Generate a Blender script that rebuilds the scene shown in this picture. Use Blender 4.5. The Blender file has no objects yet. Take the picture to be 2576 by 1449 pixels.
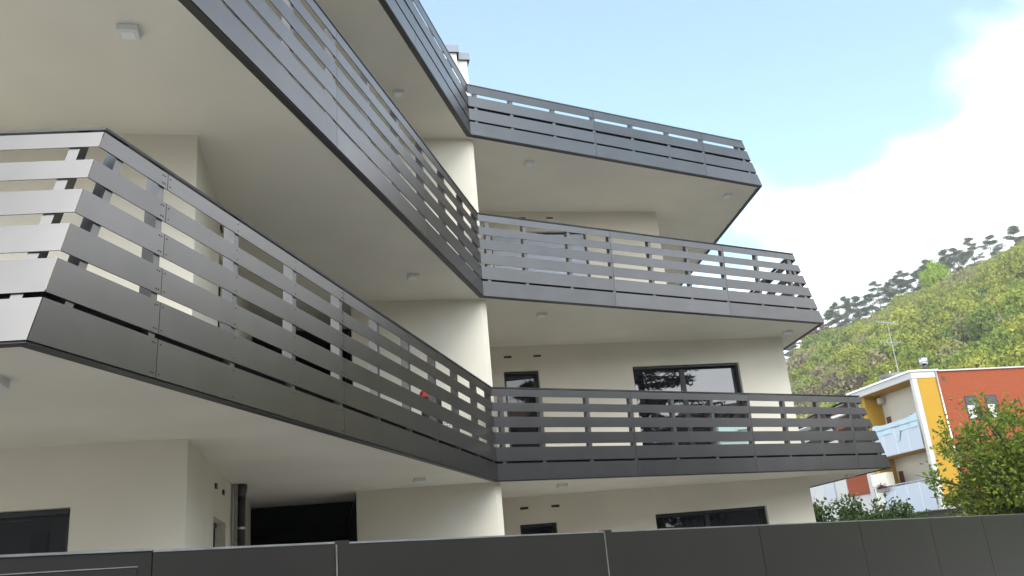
import bpy, bmesh, math, random
import numpy as np
from mathutils import Vector, Matrix
random.seed(7); RNG = np.random.default_rng(11)
R = math.radians
SC = bpy.context.scene
COL = SC.collection

# ------------------------------------------------------------------ camera
CAM_H = 1.6
cam_data = bpy.data.cameras.new('camera')
cam = bpy.data.objects.new('camera', cam_data); COL.objects.link(cam)
PITCH, ROLL = 0.31682574, -0.09065671
fwd = Vector((0, math.cos(PITCH), math.sin(PITCH)))
r0 = Vector((1, 0, 0)); u0 = r0.cross(fwd)
rt = r0 * math.cos(ROLL) + u0 * math.sin(ROLL)
up = u0 * math.cos(ROLL) - r0 * math.sin(ROLL)
M = Matrix((rt, up, -fwd)).transposed().to_4x4(); M.translation = Vector((0, 0, CAM_H))
cam.matrix_world = M
cam_data.sensor_width = 36.0
cam_data.lens = 36.0 * 2169.73 / 2576.0
cam_data.clip_start = 0.05; cam_data.clip_end = 3000
SC.camera = cam

# ------------------------------------------------------------------ sky, sun, exposure
SUN_AZ, SUN_EL = R(176), R(44)
world = bpy.data.worlds.new('World'); SC.world = world; world.use_nodes = True
wn, wl = world.node_tree.nodes, world.node_tree.links
wn.clear()
sky = wn.new('ShaderNodeTexSky'); sky.sky_type = 'NISHITA'; sky.sun_disc = False
sky.sun_elevation = SUN_EL; sky.sun_rotation = SUN_AZ
sky.air_density = 1.0; sky.dust_density = 1.2; sky.ozone_density = 1.0; sky.altitude = 200
tc = wn.new('ShaderNodeTexCoord')
mp = wn.new('ShaderNodeMapping'); mp.inputs['Scale'].default_value = (1, 1, 1.7)
wl.new(tc.outputs['Generated'], mp.inputs['Vector'])
nz = wn.new('ShaderNodeTexNoise'); nz.inputs['Scale'].default_value = 2.6
nz.inputs['Detail'].default_value = 6; nz.inputs['Roughness'].default_value = 0.5
wl.new(mp.outputs['Vector'], nz.inputs['Vector'])
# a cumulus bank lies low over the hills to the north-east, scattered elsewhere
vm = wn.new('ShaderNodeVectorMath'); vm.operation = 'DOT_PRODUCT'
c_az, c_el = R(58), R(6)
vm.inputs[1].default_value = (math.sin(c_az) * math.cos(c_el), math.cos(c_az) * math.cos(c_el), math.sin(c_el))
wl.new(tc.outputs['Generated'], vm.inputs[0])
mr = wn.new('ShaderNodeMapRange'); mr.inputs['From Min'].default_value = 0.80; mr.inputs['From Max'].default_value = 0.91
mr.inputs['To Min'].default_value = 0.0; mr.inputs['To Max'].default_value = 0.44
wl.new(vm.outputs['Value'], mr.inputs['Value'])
sep = wn.new('ShaderNodeSeparateXYZ'); wl.new(tc.outputs['Generated'], sep.inputs[0])
lowm = wn.new('ShaderNodeMapRange'); lowm.inputs['From Min'].default_value = 0.15; lowm.inputs['From Max'].default_value = 0.425
lowm.inputs['To Min'].default_value = 0.38; lowm.inputs['To Max'].default_value = 0.0
wl.new(sep.outputs['Z'], lowm.inputs['Value'])
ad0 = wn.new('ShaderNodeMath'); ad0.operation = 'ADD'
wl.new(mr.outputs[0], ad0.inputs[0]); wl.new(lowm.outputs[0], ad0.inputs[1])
# unseen second bank, added round the soft sun to brighten railing sheen and fin
vm2 = wn.new('ShaderNodeVectorMath'); vm2.operation = 'DOT_PRODUCT'; s_az, s_el = SUN_AZ, SUN_EL
vm2.inputs[1].default_value = (math.sin(s_az) * math.cos(s_el), math.cos(s_az) * math.cos(s_el), math.sin(s_el))
wl.new(tc.outputs['Generated'], vm2.inputs[0])
mr2 = wn.new('ShaderNodeMapRange'); mr2.inputs['From Min'].default_value = 0.55; mr2.inputs['From Max'].default_value = 0.88
mr2.inputs['To Max'].default_value = 0.3; wl.new(vm2.outputs['Value'], mr2.inputs['Value'])
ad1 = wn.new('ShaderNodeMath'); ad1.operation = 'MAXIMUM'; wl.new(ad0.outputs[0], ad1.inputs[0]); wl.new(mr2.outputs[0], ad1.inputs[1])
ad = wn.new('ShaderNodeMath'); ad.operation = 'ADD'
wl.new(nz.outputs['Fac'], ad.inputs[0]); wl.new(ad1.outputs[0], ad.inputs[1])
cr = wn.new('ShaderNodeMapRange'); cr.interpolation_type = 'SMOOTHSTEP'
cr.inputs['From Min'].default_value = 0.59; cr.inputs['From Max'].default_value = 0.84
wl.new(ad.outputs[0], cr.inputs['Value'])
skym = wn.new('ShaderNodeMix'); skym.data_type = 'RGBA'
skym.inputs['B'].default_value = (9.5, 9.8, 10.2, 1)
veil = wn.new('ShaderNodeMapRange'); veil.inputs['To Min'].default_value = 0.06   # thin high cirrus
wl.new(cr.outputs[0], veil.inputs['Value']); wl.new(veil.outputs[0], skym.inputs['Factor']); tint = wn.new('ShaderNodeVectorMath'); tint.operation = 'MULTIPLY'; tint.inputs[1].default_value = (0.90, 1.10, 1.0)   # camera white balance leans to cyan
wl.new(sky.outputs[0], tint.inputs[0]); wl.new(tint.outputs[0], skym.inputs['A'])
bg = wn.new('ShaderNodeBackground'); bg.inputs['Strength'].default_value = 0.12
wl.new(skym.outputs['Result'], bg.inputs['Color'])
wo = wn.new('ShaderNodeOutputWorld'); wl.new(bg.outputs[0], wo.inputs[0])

sun_d = bpy.data.lights.new('sun', 'SUN'); sun_d.energy = 1.05; sun_d.angle = R(42); sun_d.color = (1, 0.975, 0.94)
sun = bpy.data.objects.new('sun', sun_d); COL.objects.link(sun)
sdir = Vector((math.sin(SUN_AZ) * math.cos(SUN_EL), math.cos(SUN_AZ) * math.cos(SUN_EL), math.sin(SUN_EL)))
sun.rotation_euler = sdir.to_track_quat('Z', 'Y').to_euler(); sun.location = sdir * 60
vs = SC.view_settings
vs.view_transform = 'Standard'; vs.look = 'None'; vs.gamma = 1; vs.exposure = 1.45; vs.use_curve_mapping = False

# ------------------------------------------------------------------ materials
MATS = {}
def mat(name, col, rough=0.7, metal=0.0, spec=0.5, noise=0.0, nscale=8.0, bump=0.0, bscale=200.0, alpha=None, ior=None, bdist=0.002):
    m = bpy.data.materials.new(name); m.use_nodes = True
    nt = m.node_tree; b = nt.nodes['Principled BSDF']
    b.inputs['Base Color'].default_value = (*col, 1); b.inputs['Roughness'].default_value = rough
    b.inputs['Metallic'].default_value = metal; b.inputs['Specular IOR Level'].default_value = spec
    if ior: b.inputs['IOR'].default_value = ior
    t = nt.nodes.new('ShaderNodeTexCoord')
    if noise:
        n = nt.nodes.new('ShaderNodeTexNoise'); n.inputs['Scale'].default_value = nscale; n.inputs['Detail'].default_value = 6
        nt.links.new(t.outputs['Object'], n.inputs['Vector'])
        r = nt.nodes.new('ShaderNodeMapRange'); r.inputs['From Min'].default_value = 0.3; r.inputs['From Max'].default_value = 0.7
        r.inputs['To Min'].default_value = 1 - noise; r.inputs['To Max'].default_value = 1 + noise
        nt.links.new(n.outputs['Fac'], r.inputs['Value'])
        x = nt.nodes.new('ShaderNodeVectorMath'); x.operation = 'SCALE'; x.inputs[0].default_value = col
        nt.links.new(r.outputs[0], x.inputs['Scale']); nt.links.new(x.outputs[0], b.inputs['Base Color'])
    if bump:
        n2 = nt.nodes.new('ShaderNodeTexNoise'); n2.inputs['Scale'].default_value = bscale; n2.inputs['Detail'].default_value = 3
        nt.links.new(t.outputs['Object'], n2.inputs['Vector'])
        bp = nt.nodes.new('ShaderNodeBump'); bp.inputs['Strength'].default_value = bump; bp.inputs['Distance'].default_value = bdist
        nt.links.new(n2.outputs['Fac'], bp.inputs['Height']); nt.links.new(bp.outputs[0], b.inputs['Normal'])
    if alpha is not None: b.inputs['Alpha'].default_value = alpha
    MATS[name] = m; return m
WALL = mat('cream_render', (0.735, 0.69, 0.58), 0.9, spec=0.2, noise=0.06, nscale=0.9, bump=0.7, bscale=220)
SOFFIT = mat('soffit_render', (0.77, 0.735, 0.65), 0.9, spec=0.2, noise=0.055, nscale=0.8, bump=0.6, bscale=220)
METAL = mat('anthracite_panel', (0.150, 0.143, 0.139), 0.31, metal=0.93, noise=0.06, nscale=2.2, bump=0.13, bscale=2.6, bdist=0.004)
_nt = METAL.node_tree; _oi = _nt.nodes.new('ShaderNodeObjectInfo'); _mr = _nt.nodes.new('ShaderNodeMapRange')      # every sheet took the paint a little differently
_mr.inputs['To Min'].default_value = 0.91; _mr.inputs['To Max'].default_value = 1.09; _nt.links.new(_oi.outputs['Random'], _mr.inputs['Value'])
_vs = _nt.nodes.new('ShaderNodeVectorMath'); _vs.operation = 'SCALE'; _b = _nt.nodes['Principled BSDF']
_nt.links.new(_b.inputs['Base Color'].links[0].from_socket, _vs.inputs[0]); _nt.links.new(_mr.outputs[0], _vs.inputs['Scale']); _nt.links.new(_vs.outputs[0], _b.inputs['Base Color'])
METAL_FENCE = mat('fence_sheet_metal', (0.030, 0.0275, 0.024), 0.42, metal=0.35, noise=0.09, nscale=1.6, bump=0.10, bscale=500)
METAL_TOP = mat('pale_metal_edge', (0.34, 0.34, 0.33), 0.35, metal=0.6, noise=0.2, nscale=9)  # much paler grey than the fence sheets, mottled by noise
DARK = mat('dark_trim_metal', (0.035, 0.034, 0.034), 0.5, metal=0.2)
POST = mat('post_metal', (0.155, 0.15, 0.145), 0.35, metal=0.8)
KERB = mat('dark_sealed_slab_edge', (0.03, 0.03, 0.03), 0.8)
FRAME = mat('window_frame_grey', (0.03, 0.031, 0.034), 0.35, metal=0.2)
GLASS = mat('reflective_glazing', (0.010, 0.012, 0.014), 0.015, spec=0.5, ior=2.2)
BLIND = mat('pale_blind_metal', (0.66, 0.71, 0.82), 0.4)
TILE = mat('balcony_floor_tile', (0.46, 0.44, 0.4), 0.6, noise=0.08, nscale=3)
LAMPW = mat('lamp_white_case', (0.72, 0.72, 0.72), 0.4)
LAMPD = mat('lamp_diffuser', (0.85, 0.85, 0.85), 0.5)
VOID = mat('painted_interior_dark', (0.012, 0.011, 0.010), 0.9)  # near-black colour stands in for the shade deep inside
PIPE = mat('pipe_brown_grey', (0.075, 0.068, 0.065), 0.35, metal=0.5, noise=0.1)
STEEL = mat('bright_steel', (0.65, 0.65, 0.66), 0.28, metal=0.9)
ROOFCAP = mat('blue_grey_cap', (0.13, 0.145, 0.17), 0.4, metal=0.4)

# ------------------------------------------------------------------ helpers
def tag(o, label=None, cat=None, group=None, kind=None):
    if label: o['label'] = label
    if cat: o['category'] = cat
    if group: o['group'] = group
    if kind: o['kind'] = kind
    return o
def thing(name, loc, label, cat, group=None):
    o = bpy.data.objects.new(name, None); COL.objects.link(o); o.location = loc
    o.empty_display_size = 0.2
    return tag(o, label, cat, group)
class MB:
    def __init__(s): s.v = []; s.f = []
    def prism(s, a, b):
        """a, b: equal-length rings"""
        n = len(a); k = len(s.v); s.v += [tuple(p) for p in a] + [tuple(p) for p in b]
        s.f.append(tuple(range(k + n - 1, k - 1, -1))); s.f.append(tuple(range(k + n, k + 2 * n)))
        for i in range(n):
            j = (i + 1) % n; s.f.append((k + i, k + j, k + n + j, k + n + i))
        return s
    def box(s, o, ax, ay, az):
        """o corner, three edge vectors"""
        o, ax, ay, az = map(Vector, (o, ax, ay, az))
        return s.prism([o, o + ax, o + ax + ay, o + ay], [o + az, o + ax + az, o + ax + ay + az, o + ay + az])
    def bb(s, x0, x1, y0, y1, z0, z1): return s.box((x0, y0, z0), (x1 - x0, 0, 0), (0, y1 - y0, 0), (0, 0, z1 - z0))
    def tube(s, pts, rad, n=8, cap=True):
        pts = [Vector(p) for p in pts]; rad = rad if isinstance(rad, (list, tuple)) else [rad] * len(pts)
        k0 = len(s.v); prev = None
        for i, p in enumerate(pts):
            d = (pts[min(i + 1, len(pts) - 1)] - pts[max(i - 1, 0)]).normalized()
            a = d.cross(Vector((0, 0, 1)) if abs(d.z) < 0.9 else Vector((1, 0, 0))).normalized(); b = d.cross(a)
            for j in range(n):
                t = 2 * math.pi * j / n; s.v.append(tuple(p + (a * math.cos(t) + b * math.sin(t)) * rad[i]))
            if i:
                for j in range(n):
                    q = (j + 1) % n; A = k0 + (i - 1) * n; B = k0 + i * n
                    s.f.append((A + j, A + q, B + q, B + j))
        if cap:
            s.f.append(tuple(k0 + j for j in range(n))); m = k0 + (len(pts) - 1) * n
            s.f.append(tuple(m + j for j in reversed(range(n))))
        return s
    def build(s, name, m, parent=None, label=None, kind=None, smooth=False, bevel=0):
        me = bpy.data.meshes.new(name); me.from_pydata(s.v, [], s.f); me.update()
        bm = bmesh.new(); bm.from_mesh(me); bmesh.ops.recalc_face_normals(bm, faces=bm.faces); bm.to_mesh(me); bm.free()
        o = bpy.data.objects.new(name, me); COL.objects.link(o)
        me.materials.append(m)
        if smooth:
            for p in me.polygons: p.use_smooth = True
        if bevel:
            md = o.modifiers.new('bevel', 'BEVEL'); md.width = bevel; md.segments = 1; md.limit_method = 'ANGLE'
        if parent:
            o.parent = parent
            root = parent
            mw = Matrix.Identity(4)
            while root is not None: mw = root.matrix_local @ mw if root is not parent else root.matrix_basis @ mw; root = root.parent
            o.matrix_parent_inverse = world_of(parent).inverted()
        if label: o['label'] = label
        if kind: o['kind'] = kind
        return o
def world_of(o):
    m = o.matrix_parent_inverse @ o.matrix_basis if o.parent else o.matrix_basis.copy()
    return world_of(o.parent) @ m if o.parent else m
def from_arrays(name, V, F, m, attr=None, smooth=False):
    """V (n,3), F (m,k) numpy; attr per-face RGB"""
    me = bpy.data.meshes.new(name); V = np.asarray(V, np.float32); F = np.asarray(F, np.int32)
    k = F.shape[1]
    me.vertices.add(len(V)); me.vertices.foreach_set('co', V.ravel())
    me.loops.add(F.size); me.loops.foreach_set('vertex_index', F.ravel())
    me.polygons.add(len(F)); me.polygons.foreach_set('loop_start', np.arange(0, F.size, k, dtype=np.int32))
    if smooth: me.polygons.foreach_set('use_smooth', np.ones(len(F), bool))
    me.update(calc_edges=True)
    if attr is not None:
        a = me.attributes.new('tint', 'FLOAT_COLOR', 'FACE')
        a.data.foreach_set('color', np.concatenate([attr, np.ones((len(F), 1))], 1).astype(np.float32).ravel())
    me.materials.append(m)
    o = bpy.data.objects.new(name, me); COL.objects.link(o); return o
def leaf_mat(name, col=None, trans=0.35, rough=0.6):
    m = bpy.data.materials.new(name); m.use_nodes = True; nt = m.node_tree; nt.nodes.clear()
    out = nt.nodes.new('ShaderNodeOutputMaterial'); b = nt.nodes.new('ShaderNodeBsdfPrincipled'); t = nt.nodes.new('ShaderNodeBsdfTranslucent')
    mx = nt.nodes.new('ShaderNodeMixShader'); mx.inputs[0].default_value = trans
    b.inputs['Roughness'].default_value = rough; b.inputs['Specular IOR Level'].default_value = 0.25
    if col is None:
        a = nt.nodes.new('ShaderNodeAttribute'); a.attribute_name = 'tint'; src = a.outputs['Color']
        nt.links.new(src, b.inputs['Base Color']); nt.links.new(src, t.inputs['Color'])
    else:
        b.inputs['Base Color'].default_value = (*col, 1); t.inputs['Color'].default_value = (*col, 1)
    nt.links.new(b.outputs[0], mx.inputs[1]); nt.links.new(t.outputs[0], mx.inputs[2]); nt.links.new(mx.outputs[0], out.inputs[0])
    return m
def child(o, parent):
    o.parent = parent; o.matrix_parent_inverse = world_of(parent).inverted(); return o

# ------------------------------------------------------------------ building frame
def hd(az): return Vector((math.sin(R(az)), math.cos(R(az)), 0))
U = hd(77.2); V = Vector((-U.y, U.x, 0)); ZV = Vector((0, 0, 1))
F0 = Vector((-0.46, 14.2, 0))
def uv(u, v, z=0): return F0 + U * u + V * v + ZV * z
Z = [0.0, 2.997, 6.097, 9.187]
FL = 0.30                                   # slab thickness, top of floor above soffit
C = Vector((-0.495, 13.986, 0)); dL = hd(12.395); dR = hd(60.253); dE = hd(-5.773); dA = hd(83.906)
def nrm(d): return Vector((-d.y, d.x, 0))
HR = 1.444
TILT = {'A': 0.4027 / HR, 'L': -0.0300 / HR, 'R': -0.0903 / HR, 'E': 0.5405 / HR}
DIR = {'A': dA, 'L': dL, 'R': dR, 'E': dE}
LLEN = {1: 9.827, 2: 8.75, 3: 7.65}; RLEN = {1: 9.337, 2: 8.210, 3: 7.142}; ALEN = {1: 7.5, 2: 6.0, 3: 6.0}; ELEN = {1: 11.0, 2: 11.0, 3: 11.0}
def base_pts(k):
    B = C - dL * LLEN[k]; D = C + dR * RLEN[k]
    return {'a': B - dA * ALEN[k], 'B': B, 'C': C.copy(), 'D': D, 'e': D + dE * ELEN[k]}
FACES = [('A', 'a', 'B'), ('L', 'B', 'C'), ('R', 'C', 'D'), ('E', 'D', 'e')]
def corner(p, f1, f2, o1, o2):
    d1, d2 = DIR[f1], DIR[f2]; n1, n2 = nrm(d1), nrm(d2)
    a = p + n1 * o1; b = p + n2 * o2
    det = d1.x * -d2.y + d2.x * d1.y
    rx, ry = b.x - a.x, b.y - a.y
    t = (rx * -d2.y + d2.x * ry) / det
    return a + d1 * t
def line_pts(k, h, off):
    """the four bottom-line corners at height h above soffit, pushed inward by off"""
    P = base_pts(k); o = {f: TILT[f] * h + off for f in DIR}
    return {'a': P['a'] + nrm(dA) * o['A'], 'B': corner(P['B'], 'A', 'L', o['A'], o['L']),
            'C': corner(P['C'], 'L', 'R', o['L'], o['R']), 'D': corner(P['D'], 'R', 'E', o['R'], o['E']),
            'e': P['e'] + nrm(dE) * o['E']}
def corner_post(mb, k, face, which, dist, half=0.033, o0=0.012, o1=0.105, h0=0.0, h1=1.45):
    f, a, b = face; d = DIR[f]; n = nrm(d)
    def pt(h, off, s):
        c = line_pts(k, h, 0)[a if which == 0 else b]
        return c + n * off + d * ((dist + s) if which == 0 else -(dist + s)) + ZV * (Z[k] + h)
    mb.prism([pt(h0, o0, -half), pt(h0, o0, half), pt(h0, o1, half), pt(h0, o1, -half)], [pt(h1, o0, -half), pt(h1, o0, half), pt(h1, o1, half), pt(h1, o1, -half)])
    return mb
def strip(mb, k, face, s0, s1, h0, h1, off0, off1, gap0=0.0, gap1=0.0, mitre0=True, mitre1=True):
    """bar on one face between along-distances s0..s1 (None = mitred corner)"""
    f, a, b = face; d = DIR[f]; zb = Z[k]
    P = base_pts(k)
    def pt(which, s, h, off):
        L = line_pts(k, h, off); n = nrm(d)
        if s is None:
            c = L[a] if which == 0 else L[b]
            return c + d * (gap0 if which == 0 else -gap1) + ZV * (zb + h)
        q = P[a] + d * s + n * (TILT[f] * h + off)
        return q + ZV * (zb + h)
    ring0 = [pt(0, s0, h0, off0), pt(0, s0, h1, off0), pt(0, s0, h1, off1), pt(0, s0, h0, off1)]
    ring1 = [pt(1, s1, h0, off0), pt(1, s1, h1, off0), pt(1, s1, h1, off1), pt(1, s1, h0, off1)]
    mb.prism(ring0, ring1); return mb
ROWS6 = [(0.0, 0.262), (0.298, 0.520), (0.570, 0.760), (0.840, 1.012), (1.100, 1.240), (1.345, 1.462)]
ROWS4 = [(0.0, 0.250), (0.288, 0.510), (0.562, 0.762), (0.822, 0.975)]

# ------------------------------------------------------------------ ground
G = mat('street_paving', (0.24, 0.225, 0.205), 0.85, noise=0.15, nscale=0.6, bump=0.4, bscale=60)
mb = MB(); mb.v = [(-125, -65, 0), (415, -65, 0), (415, 425, 0), (-125, 425, 0)]; mb.f = [(0, 1, 2, 3)]
tag(mb.build('ground', G), kind='structure')
YARD = mat('yard_paving', (0.27, 0.255, 0.235), 0.8, noise=0.08, nscale=1.5)
AS = mat('asphalt', (0.06, 0.06, 0.06), 0.9, noise=0.2, nscale=2)
fd = hd(41.208); fn = nrm(fd); FP0 = Vector((-1.0165, 4.6127, 0))
mb = MB(); c0 = FP0 - fd * 60 - fn * 11.5; mb.box(c0 + ZV * 0.004, fd * 140, fn * 7.0, ZV * 0.002)
tag(mb.build('road', AS), kind='structure')
mb = MB(); mb.box(FP0 - fd * 30 + fn * 0.1 + ZV * 0.004, fd * 44, fn * 26, ZV * 0.002)
tag(mb.build('yard', YARD), kind='structure')
mb = MB(); mb.box(FP0 - fd * 60 - fn * 4.4 + ZV * 0.004, fd * 140, fn * 4.38, ZV * 0.116)
tag(mb.build('pavement', YARD), kind='structure')
mb = MB(); mb.box(FP0 - fd * 60 - fn * 4.55, fd * 140, fn * 0.14, ZV * 0.12)
tag(mb.build('kerb', mat('kerb_stone', (0.4, 0.39, 0.37), 0.9)), kind='structure')

# ------------------------------------------------------------------ hill and wood
def crest_elev(az):
    xs = [-60, -20, 0, 10, 14, 17.5, 18.6, 21, 23.4, 25.9, 28.3, 30.4, 32.2, 36, 45, 58, 72, 90]
    ys = [3, 4, 6, 8.5, 9.6, 10.6, 11.5, 12.3, 12.85, 13.5, 14.25, 14.6, 15.1, 16.2, 17.5, 18.5, 17, 11]
    return np.interp(az, xs, ys)
def hill_z(az, r):
    r = np.asarray(r, float); az = np.asarray(az, float)
    rc = 350.0; zc = rc * np.tan(np.radians(crest_elev(az))) + CAM_H
    t = np.clip((r - 72) / (rc - 72), 0, 1)
    z = zc * (0.82 * t + 0.18 * t * t * (3 - 2 * t))
    z = z + 1.6 * np.sin(az * 0.9 + r * 0.03) * np.sin(r * 0.045) * np.clip(t * 5, 0, 1) * np.clip((1 - t) * 6, 0, 1)
    back = np.clip((r - rc) / 350, 0, 1); z = z * (1 - 0.55 * back ** 1.3)
    return z
az = np.linspace(-15, 85, 101); rr = np.concatenate([np.linspace(72, 350, 50), np.linspace(356, 405, 8)])
AZ, RR = np.meshgrid(az, rr, indexing='ij'); ZZ = hill_z(AZ, RR); ZZ[:, 0] = -0.5
Vh = np.stack([np.sin(np.radians(AZ)) * RR, np.cos(np.radians(AZ)) * RR, ZZ], -1).reshape(-1, 3)
n1, n2 = AZ.shape; ii, jj = np.meshgrid(np.arange(n1 - 1), np.arange(n2 - 1), indexing='ij')
Fh = np.stack([ii * n2 + jj, ii * n2 + jj + 1, (ii + 1) * n2 + jj + 1, (ii + 1) * n2 + jj], -1).reshape(-1, 4)
HM = mat('hill_undergrowth', (0.12, 0.125, 0.045), 0.95, noise=0.5, nscale=0.15)
tag(from_arrays('hill', Vh, Fh, HM, smooth=True), kind='structure')

def clump_proto(n, leaf, flat=1.0, rng=RNG, lobes=9):
    """unit crown: small leaf-clump triangles spread through uneven lobes"""
    cs = rng.normal(0, 1, (lobes, 3)); cs /= np.linalg.norm(cs, axis=1, keepdims=True); cs *= rng.uniform(0.25, 0.72, (lobes, 1)); cs[:, 2] = np.abs(cs[:, 2]) * 0.9 + 0.1
    rad = rng.uniform(0.28, 0.5, lobes); which = rng.integers(0, lobes, n)
    d = rng.normal(0, 1, (n, 3)); d /= np.linalg.norm(d, axis=1, keepdims=True); d *= (rng.uniform(0.55, 1.0, (n, 1)))
    p = cs[which] + d * rad[which][:, None]; p[:, 2] *= flat
    a = rng.normal(0, 1, (n, 3)); a /= np.linalg.norm(a, axis=1, keepdims=True)
    b = np.cross(a, d + 0.01); b /= np.linalg.norm(b, axis=1, keepdims=True) + 1e-6
    s = leaf * rng.uniform(0.6, 1.4, (n, 1))
    tri = np.stack([p - a * s - b * s * 0.4, p + a * s - b * s * 0.4, p + b * s * 0.9], 1)
    return tri, np.clip(0.95 + 0.12 * rng.normal(0, 1, n), 0.7, 1.25)
protos = [clump_proto(1050, 0.066, f) for f in (0.85, 1.0, 1.15, 0.75, 0.95)]
WOODM = leaf_mat('wood_canopy', None, 0.25, 0.8)
def noise2(x, y):
    return (np.sin(x * 0.031 + 1.3) * np.cos(y * 0.027 - 0.4) + 0.6 * np.sin(x * 0.071 + y * 0.053) + 0.4 * np.sin(x * 0.13 - y * 0.11 + 2))
PAL = np.array([1.27, 1.27, 0.95]) * np.array([(0.21, 0.23, 0.045), (0.15, 0.195, 0.04), (0.26, 0.265, 0.055), (0.12, 0.165, 0.038), (0.20, 0.19, 0.10), (0.21, 0.185, 0.125), (0.27, 0.30, 0.055)])
tris, cols = [], []
N = 2250
aza = np.where(RNG.random(N) < 0.82, RNG.uniform(14, 38, N), RNG.uniform(38, 70, N)); ra = np.sqrt(RNG.uniform(100 ** 2, 356 ** 2, N))
aza[-420:] = RNG.uniform(15, 40, 420); ra[-420:] = RNG.uniform(338, 353, 420)
for i in range(N):
    a_, r_ = aza[i], ra[i]
    x, y = math.sin(R(a_)) * r_, math.cos(R(a_)) * r_
    z = float(hill_z(a_, r_))
    size = 2.2 + 3.6 * RNG.random() ** 1.6 if r_ < 300 else RNG.uniform(1.8, 3.4)
    if a_ < 21 and r_ < 260: pk = [0.25, 0.22, 0.1, 0.1, 0.14, 0.17, 0.02] if noise2(x * 2.1, y * 2.3) < 0.2 else [0.05, 0.05, 0, 0, 0.4, 0.5, 0]
    elif noise2(x, y) > 0.55: pk = [0.1, 0.5, 0.1, 0.2, 0.05, 0.05, 0]
    elif noise2(x * 1.7 + 90, y * 1.3) > 0.75: pk = [0.45, 0.1, 0.1, 0.0, 0.2, 0.15, 0]
    else: pk = [0.5, 0.15, 0.25, 0.05, 0.0, 0.0, 0.05]
    c = PAL[RNG.choice(7, p=np.array(pk) / sum(pk))] * RNG.uniform(0.9, 1.1)
    t, g = protos[RNG.integers(5)]
    th = RNG.uniform(0, 6.28); ct, st = math.cos(th), math.sin(th)
    rot = np.array([[ct, -st, 0], [st, ct, 0], [0, 0, 1]])
    tt = t @ rot.T * np.array([size, size, size * RNG.uniform(1.0, 1.5)]) + np.array([x, y, z - 0.3])
    tris.append(tt); cols.append(c[None] * g[:, None])
T = np.concatenate(tris).reshape(-1, 3); Cc = np.concatenate(cols)
wood = from_arrays('hillside_wood', T, np.arange(len(T)).reshape(-1, 3), WOODM, Cc)
tag(wood, 'spring green and brown deciduous wood covering the hillside', 'wood', kind='stuff')

BARK = mat('pine_bark', (0.20, 0.16, 0.13), 0.9, noise=0.3, nscale=3)
BARKD = mat('dark_bark', (0.06, 0.048, 0.038), 0.9, noise=0.3, nscale=6)
def tint_arrays(name, tri, col, m, parent):
    o = from_arrays(name, tri.reshape(-1, 3), np.arange(len(tri) * 3).reshape(-1, 3), m, col)
    return child(o, parent)
PINEM = leaf_mat('pine_needles', None, 0.15, 0.8)
def pine(az_, r_, h, label, lean=0.0, spread=1.0, seed=0):
    rng = np.random.default_rng(seed)
    x, y = math.sin(R(az_)) * r_, math.cos(R(az_)) * r_; z = float(hill_z(az_, r_)) - 0.5
    t = thing('pine_tree', (x, y, z), label, 'pine tree', 'pines along the hill crest')
    lx = lean * h * 0.12
    mb = MB(); mb.tube([(x, y, z), (x + lx * 0.5, y, z + h * 0.5), (x + lx, y, z + h * 0.98)], [0.22, 0.16, 0.04], 6)
    tr = []
    nb = 22
    for i in range(nb):
        f = 0.16 + 0.82 * i / nb; L = h * 0.25 * spread * min(1.12 - f, 0.62) * 2 * rng.uniform(0.55, 1.15) * (1 if f < 0.9 else 0.8)
        th = rng.uniform(0, 6.28); b0 = np.array([x + lx * f, y, z + h * f]); tip = b0 + np.array([math.cos(th) * L, math.sin(th) * L, L * rng.uniform(0.02, 0.3)])
        mb.tube([b0, (b0 + tip) / 2 + np.array([0, 0, -0.05 * L]), tip], [0.07, 0.05, 0.02], 4)
        for q in range(4):
            c = b0 + (tip - b0) * (0.4 + 0.6 * q / 3) + rng.normal(0, 0.15, 3)
            n = 150; p = rng.normal(0, 1, (n, 3)) * np.array([0.62, 0.62, 0.26]) + c
            a = rng.normal(0, 1, (n, 3)) * np.array([1, 1, 0.5]); a /= np.linalg.norm(a, axis=1, keepdims=True); b = rng.normal(0, 1, (n, 3)); b = np.cross(a, b); b /= np.linalg.norm(b, axis=1, keepdims=True)
            s = rng.uniform(0.10, 0.24, (n, 1)); tr.append(np.stack([p - a * s, p + a * s, p + b * s * 0.8], 1))
    mb.build('trunk', BARK, t)
    tr = np.concatenate(tr); col = np.array([[0.105, 0.135, 0.055]]) * rng.uniform(0.6, 1.5, (len(tr), 1))
    tint_arrays('crown', tr, col, PINEM, t)
pine_az = [17.9, 18.7, 19.3, 20.3, 21.0, 21.6, 22.3, 23.1, 23.6, 24.2, 24.8, 25.4, 25.9, 26.4, 26.9, 27.5, 28.0, 28.5, 29.3, 30.2, 31.6]
pine_h = [10, 10, 13, 13, 14, 15, 14, 12, 16, 14, 14, 15, 13, 13, 14, 13, 14, 13, 16, 13, 12]
where = ['half hidden behind the tip of the middle balcony', 'small and first clear of the balcony tips', 'second clear of the balcony tips, low and leaning', 'with two pale bare trunks, fourth from the left',
         'spreading and dark, on the left part of the crest', 'joined to the dark spreading one on its right side', 'broad and layered, left of the pale lime bush', 'short one squeezed beside the layered pine',
         'tall one with long bare trunk above the lime bush', 'thinner one close right of the long bare trunk', 'just right of the pale lime bush', 'tall one left of the bright lime tree', 'close on the left edge of the bright lime tree',
         'behind the top of the bright lime tree', 'just right of the bright lime tree', 'second to the right of the bright lime tree', 'third to the right of the bright lime tree', 'last of the dense row climbing right',
         'tallest tip, standing above the row', 'lone small one on the bare slope', 'rightmost one near the photo edge']
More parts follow.
